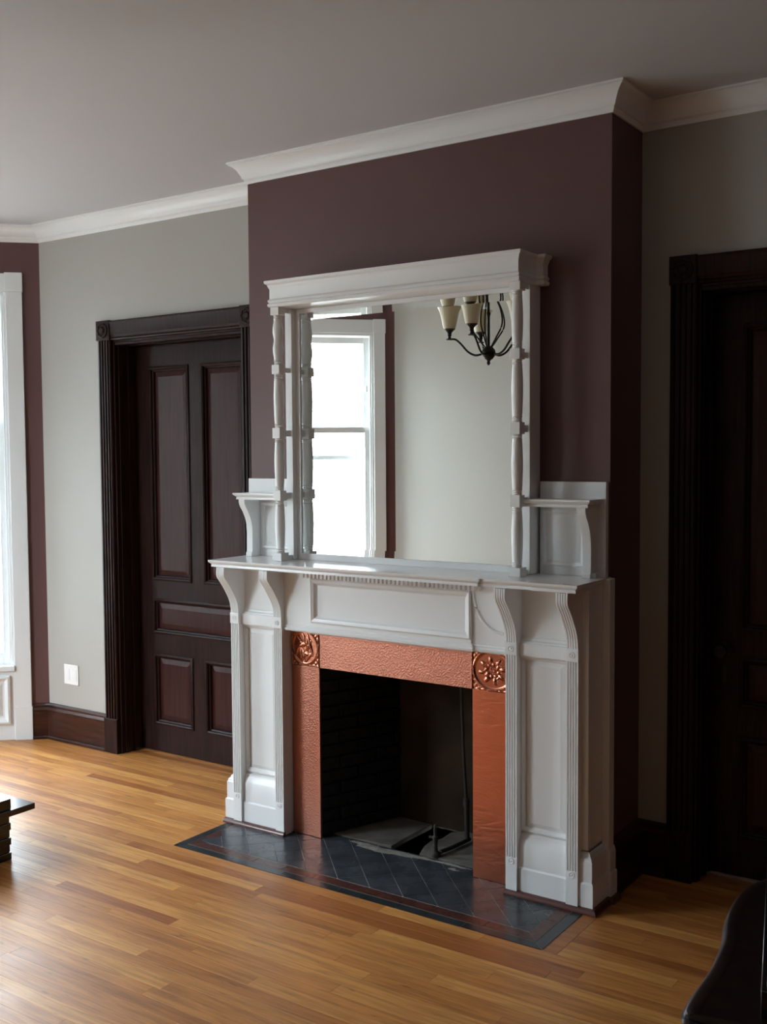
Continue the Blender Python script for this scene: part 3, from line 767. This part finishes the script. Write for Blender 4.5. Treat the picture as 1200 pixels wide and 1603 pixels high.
def turned(z0, z1, fancy):
    L_ = z1-z0; p = []
    def add(t, r): p.append((r, z0+t*L_))
    for t, r in ((0, .0173), (.02, .0193), (.035, .0163), (.05, .0198), (.065, .0168), (.085, .0198), (.10, .0183)): add(t, r)
    if fancy:
        for t, r in ((.14, .0188), (.24, .0223), (.34, .0233), (.44, .0198), (.5, .0183), (.56, .0198), (.66, .0233), (.76, .0223), (.86, .0188)): add(t, r)
    else:
        for t, r in ((.14, .0196), (.25, .0206), (.45, .0220), (.6, .0220), (.75, .0206), (.86, .0196)): add(t, r)
    for t, r in ((.90, .0183), (.915, .0198), (.935, .0168), (.95, .0198), (.965, .0163), (.98, .0193), (1, .0173)): add(t, r)
    return p
SEG = [(1.265, 1.497), (1.541, 1.773), (1.818, 2.055), (2.095, 2.312)]
def column(fancy):
    m = MB()
    for i, (a, b_) in enumerate(SEG): m.lathe(turned(a, b_, fancy and i == 3), CXL, CYC, 20)
    return m
for s in (-1, 1):
    col = column(s < 0)
    if s > 0: col.mirror(OX)
    co = col.build('column', white, om, smooth=True)
    for a, b_ in ((1.497, 1.541), (1.773, 1.818), (2.055, 2.095)):
        q = MB().box(CXL-.021, CXL+.021, CYC-.021, CYC+.021, a, b_)
        if s > 0: q.mirror(OX)
        q.build('column_block', white, co, bevel=.001)
        q = MB().box(CXL-.009, CXL+.009, CYC+.021, -.088, a+.008, b_-.010)
        if s > 0: q.mirror(OX)
        q.build('cross_bar', white, om, bevel=.001)
    q = MB().box(CXL-.026, CXL+.026, CYC-.026, CYC+.026, ZS, 1.265)
    if s > 0: q.mirror(OX)
    q.build('column_base', white, co, bevel=.001)
    q = MB().box(CXL-.023, CXL+.023, CYC-.023, CYC+.023, 2.312, 2.345)
    if s > 0: q.mirror(OX)
    q.build('column_cap', white, co, bevel=.001)
    for z0_, z1_ in ((ZS, 1.25), (2.325, 2.345)):
        q = MB().box(CXL-.009, CXL+.009, CYC+.0235, -.088, z0_, z1_)
        if s > 0: q.mirror(OX)
        q.build('cross_bar', white, om, bevel=.001)
# side wings
def wing_back():
    m = MB(); m.box(.002, .275, -.024, 0, ZS, 1.59)
    f = front(-.024)
    m.sweep([(.085, 1.265), (.262, 1.265), (.262, 1.482), (.085, 1.482)], [(0, -.001), (0, .006), (.005, .009), (.012, .007), (.018, 0)], f, closed=True)
    m.frustum(.108, .239, 1.288, 1.459, .012, 0, .004, f); return m
both(wing_back, 'wing_panel', parent=om, bevel=.001)
def wing_shelf():
    m = MB(); pr = [(-.04, 1.497), (-.012, 1.497), (-.012, 1.504), (-.014, 1.508), (-.008, 1.512), (-.003, 1.517), (0, 1.519), (0, 1.526), (-.04, 1.526)]
    m.sweep([(.014, -.024), (.014, -.149), (.284, -.149)], pr, plan, side=-1); m.box(.05, .284, -.118, -.024, 1.4975, 1.5255); m.box(.275, .284, -.118, -.066, 1.4975, 1.5255); return m
both(wing_shelf, 'wing_shelf', mat=whitetop, parent=om, smooth=True)
def wing_bracket():
    m = MB(); pr = [(-.024, ZS), (-.088, ZS), (-.088, 1.245), (-.082, 1.252), (-.080, 1.34), (-.083, 1.38), (-.092, 1.41), (-.108, 1.44), (-.122, 1.458), (-.130, 1.472), (-.133, 1.485), (-.133, 1.497), (-.024, 1.497)]
    m.prism(pr, .037, .072, lambda u, v, a: (a, u, v)); m.box(.022, .037, -.07, -.024, ZS, 1.248); return m
both(wing_bracket, 'wing_bracket', parent=om, bevel=.001)

# ------------------------------------------------------------------ chandelier
Fh = Vector((-math.sin(YAW), math.cos(YAW))); Rh = Vector((math.cos(YAW), math.sin(YAW)))
cc = Vector((.228, -2.0)); zb = 2.303
ch = root('chandelier', (cc.x, cc.y, 1.9), label='dark bronze chandelier with cream glass bell shades, seen reflected in the overmantel mirror', category='chandelier')
MB().lathe([(0, zb-.075), (.006, zb-.072), (.011, zb-.062), (.009, zb-.05), (.014, zb-.044), (.026, zb-.036), (.039, zb-.018), (.043, zb), (.039, zb+.018), (.026, zb+.034), (.012, zb+.042)], cc.x, cc.y, 24, False).build('ball_finial', iron, ch, smooth=True)
MB().lathe([(.009, zb+.03), (.009, zb+.22), (.012, zb+.225), (.012, zb+.24), (.008, zb+.245), (.008, ZC-.05)], cc.x, cc.y, 12).build('stem', iron, ch, smooth=True)
MB().lathe([(.012, ZC-.055), (.02, ZC-.05), (.055, ZC-.03), (.06, ZC)], cc.x, cc.y, 24).build('ceiling_canopy', iron, ch, smooth=True)
def bez(pts, n=14):
    out = []
    P = [Vector(p) for p in pts]
    Q = [P[0]*2-P[1]]+P+[P[-1]*2-P[-2]]
    for i in range(1, len(Q)-2):
        for k in range(n):
            t_ = k/n; a, b_, c, d = Q[i-1:i+3]
            out.append(.5*((2*b_)+(c-a)*t_+(2*a-5*b_+4*c-d)*t_*t_+(3*b_-a-3*c+d)*t_**3))
    out.append(P[-1]); return out
for k in range(5):
    th = math.radians(-30-72*k); v2 = Rh*math.sin(th)-Fh*math.cos(th); d2 = Vector((v2.x, -v2.y))
    def Q(r_, z): return (cc.x+d2.x*r_, cc.y+d2.y*r_, z)
    arm = MB().tube(bez([Q(.035, zb-.005), Q(.08, zb-.012), Q(.125, zb+.01), Q(.165, zb+.055), Q(.20, zb+.085), Q(.236, zb+.088)], 6), .0065, 8).build('arm', iron, ch, smooth=True)
    MB().tube(bez([Q(.018, zb+.03), Q(.06, zb+.085), Q(.108, zb+.16), Q(.10, zb+.24), Q(.055, zb+.33), Q(.010, zb+.40)], 6), .005, 8).build('lyre_rod', iron, ch, smooth=True)
    cx_, cy_ = Q(.236, 0)[:2]; z0 = zb+.088
    MB().lathe([(.0, z0-.006), (.020, z0-.004), (.022, z0), (.010, z0+.006), (.009, z0+.018), (.014, z0+.024), (.011, z0+.03), (.016, z0+.042), (.033, z0+.058), (.037, z0+.062), (.0, z0+.064)], cx_, cy_, 16, False).build('cup', iron, arm, smooth=True)
    sh = [(.033, z0+.058), (.040, z0+.078), (.046, z0+.105), (.053, z0+.14), (.061, z0+.168), (.071, z0+.190), (.074, z0+.194)]
    MB().lathe(sh+[(r_-.003, z_) for r_, z_ in reversed(sh)], cx_, cy_, 24, False).build('glass_shade', shadem, ch, smooth=True)

# ------------------------------------------------------------------ pale house across the yard, seen in the mirror through the bay window
hs = root('neighbor_house', (-7.2, -10.2, -3.0), math.radians(140), label='pale clapboard house across the yard, seen through the window in the mirror', category='building')
def hb(x0, x1, y0, y1, z0, z1): return MB().box(x0, x1, y0, y1, z0, z1)
hb(-7, 7, -.2, 5, 0, 6.9).build('wall', stone_ext, hs, local=True)
q = MB()
for k in range(46): q.prism([(-.2, k*.15), (-.235, k*.15), (-.2, k*.15+.148)], -7, 7, lambda u, v, a: (a, u, v))
q.build('clapboards', stone_ext, hs, local=True, kind='stuff')
for x_, z_, w_, h_ in ((-1.9, 3.6, .8, 1.3), (1.2, 3.6, .8, 1.3), (3.6, 3.6, .8, 1.3), (-.4, 1.0, .9, 1.3), (2.3, 1.0, .9, 1.3), (-4.2, 3.6, .8, 1.3)):
    wf = hb(x_-.09, x_+w_+.09, -.26, -.2, z_-.09, z_+h_+.09).build('window_frame', white, hs, local=True)
    for zz in (z_, z_+h_/2+.03): hb(x_, x_+w_, -.27, -.255, zz, zz+h_/2-.03).build('pane', winext, wf, local=True)
hb(-7.3, 7.3, -.6, 5.3, 6.9, 7.05).build('roof_eave', white, hs, local=True)
MB().tube([(.9, -.3, 2.0), (.9, -.3, 7.9)], .05, 8).build('drain_pipe', winext, hs, local=True, smooth=True)
# ------------------------------------------------------------------ wall plate
sw = root('outlet_plate', (-1.704, YB, .407), label='white double cover plate low on the beige wall left of the dark door', category='wall plate')
BX(-1.767, -1.641, YB-.006, YB-.0002, .348, .466).build('plate', plate, sw, bevel=.002)
for x in (-1.735, -1.673):
    BX(x-.019, x+.019, YB-.008, YB-.006, .372, .442).build('insert', plate, sw, bevel=.001)

# ------------------------------------------------------------------ low black table at the left edge
tb = root('coffee_table', (-.9, -1.5, 0), label='low black lacquered table with stepped top at the left edge of the view', category='table')
BX(-1.75, -.428, -2.1, -.935, .190, .216).build('lower_ledge', black, tb, bevel=.002)
BX(-1.75, -.440, -2.05, -1.046, .2165, .262).build('table_top', black, tb, bevel=.002)
m = MB()
for k in range(6): m.box(-.60+.0, -.444-(.004 if k % 2 else 0), -1.30, -1.046-(.004 if k % 2 else 0), .0+k*.0315+.001, (k+1)*.0315)
m.build('leg', black, tb, bevel=.002)
m = MB()
for k in range(6): m.box(-1.74, -1.58, -1.30, -1.046, k*.0315+.001, (k+1)*.0315)
m.build('leg', black, tb, bevel=.002)

# ------------------------------------------------------------------ flat black case on the dresser
cs2 = root('black_case', (3.1, -1.8, .75), label='plain flat black case lying on the dark wood dresser top', category='case')
MB().prism([(2.735, -1.37), (2.89, -2.00), (3.40, -2.00), (3.40, -1.37)], .7515, .80, plan).build('case_body', black, cs2, bevel=.002)
MB().prism([(2.745, -1.38), (2.897, -1.99), (3.39, -1.99), (3.39, -1.38)], .801, .812, plan).build('case_lid', black, cs2, bevel=.002)
# ------------------------------------------------------------------ serpentine dresser at the right edge
ds = root('dresser', (3.1, -1.75, 0), label='dark wood dresser with a serpentine moulded top edge at the lower right corner', category='dresser')
def edge_(off):
    pts = [(3.45, -2.04+off), (2.95, -2.045+off), (2.81+off*.5, -2.065+off), (2.772+off*.8, -2.05+off*.5), (2.762+off, -1.99), (2.76+off, -1.9), (2.756+off, -1.83), (2.742+off, -1.73), (2.722+off, -1.65), (2.708+off, -1.55), (2.706+off, -1.47), (2.722+off, -1.40), (2.76+off, -1.345-off), (2.9, -1.33-off), (3.45, -1.33-off)]
    return pts
ed = [tuple(p[:2]) for p in bez([(x, y, 0) for x, y in edge_(0)], 4)]
m = MB(); m.sweep(ed+[], [(-.03, .716), (-.012, .716), (-.005, .720), (-.004, .724), (-.009, .728), (-.002, .732), (.0, .737), (-.004, .742), (-.008, .744), (-.007, .747), (-.012, .750), (-.03, .750)], plan, side=1)
ed2 = [tuple(p[:2]) for p in bez([(x, y, 0) for x, y in edge_(.026)], 4)]
m.prism(ed2, .7162, .7498, plan); m.build('dresser_top', dresserm, ds, smooth=True)
ed3 = [tuple(p[:2]) for p in bez([(x, y, 0) for x, y in edge_(.05)], 4)]
MB().prism(ed3, .12, .7162, plan).build('dresser_body', mahog, ds, smooth=True)
for x, y_ in ((2.86, -1.95), (2.80, -1.45), (3.38, -1.95), (3.38, -1.45)):
    MB().lathe([(.016, 0), (.022, .01), (.018, .03), (.028, .07), (.036, .1), (.036, .122)], x, y_, 16).build('foot', mahog, ds, smooth=True)
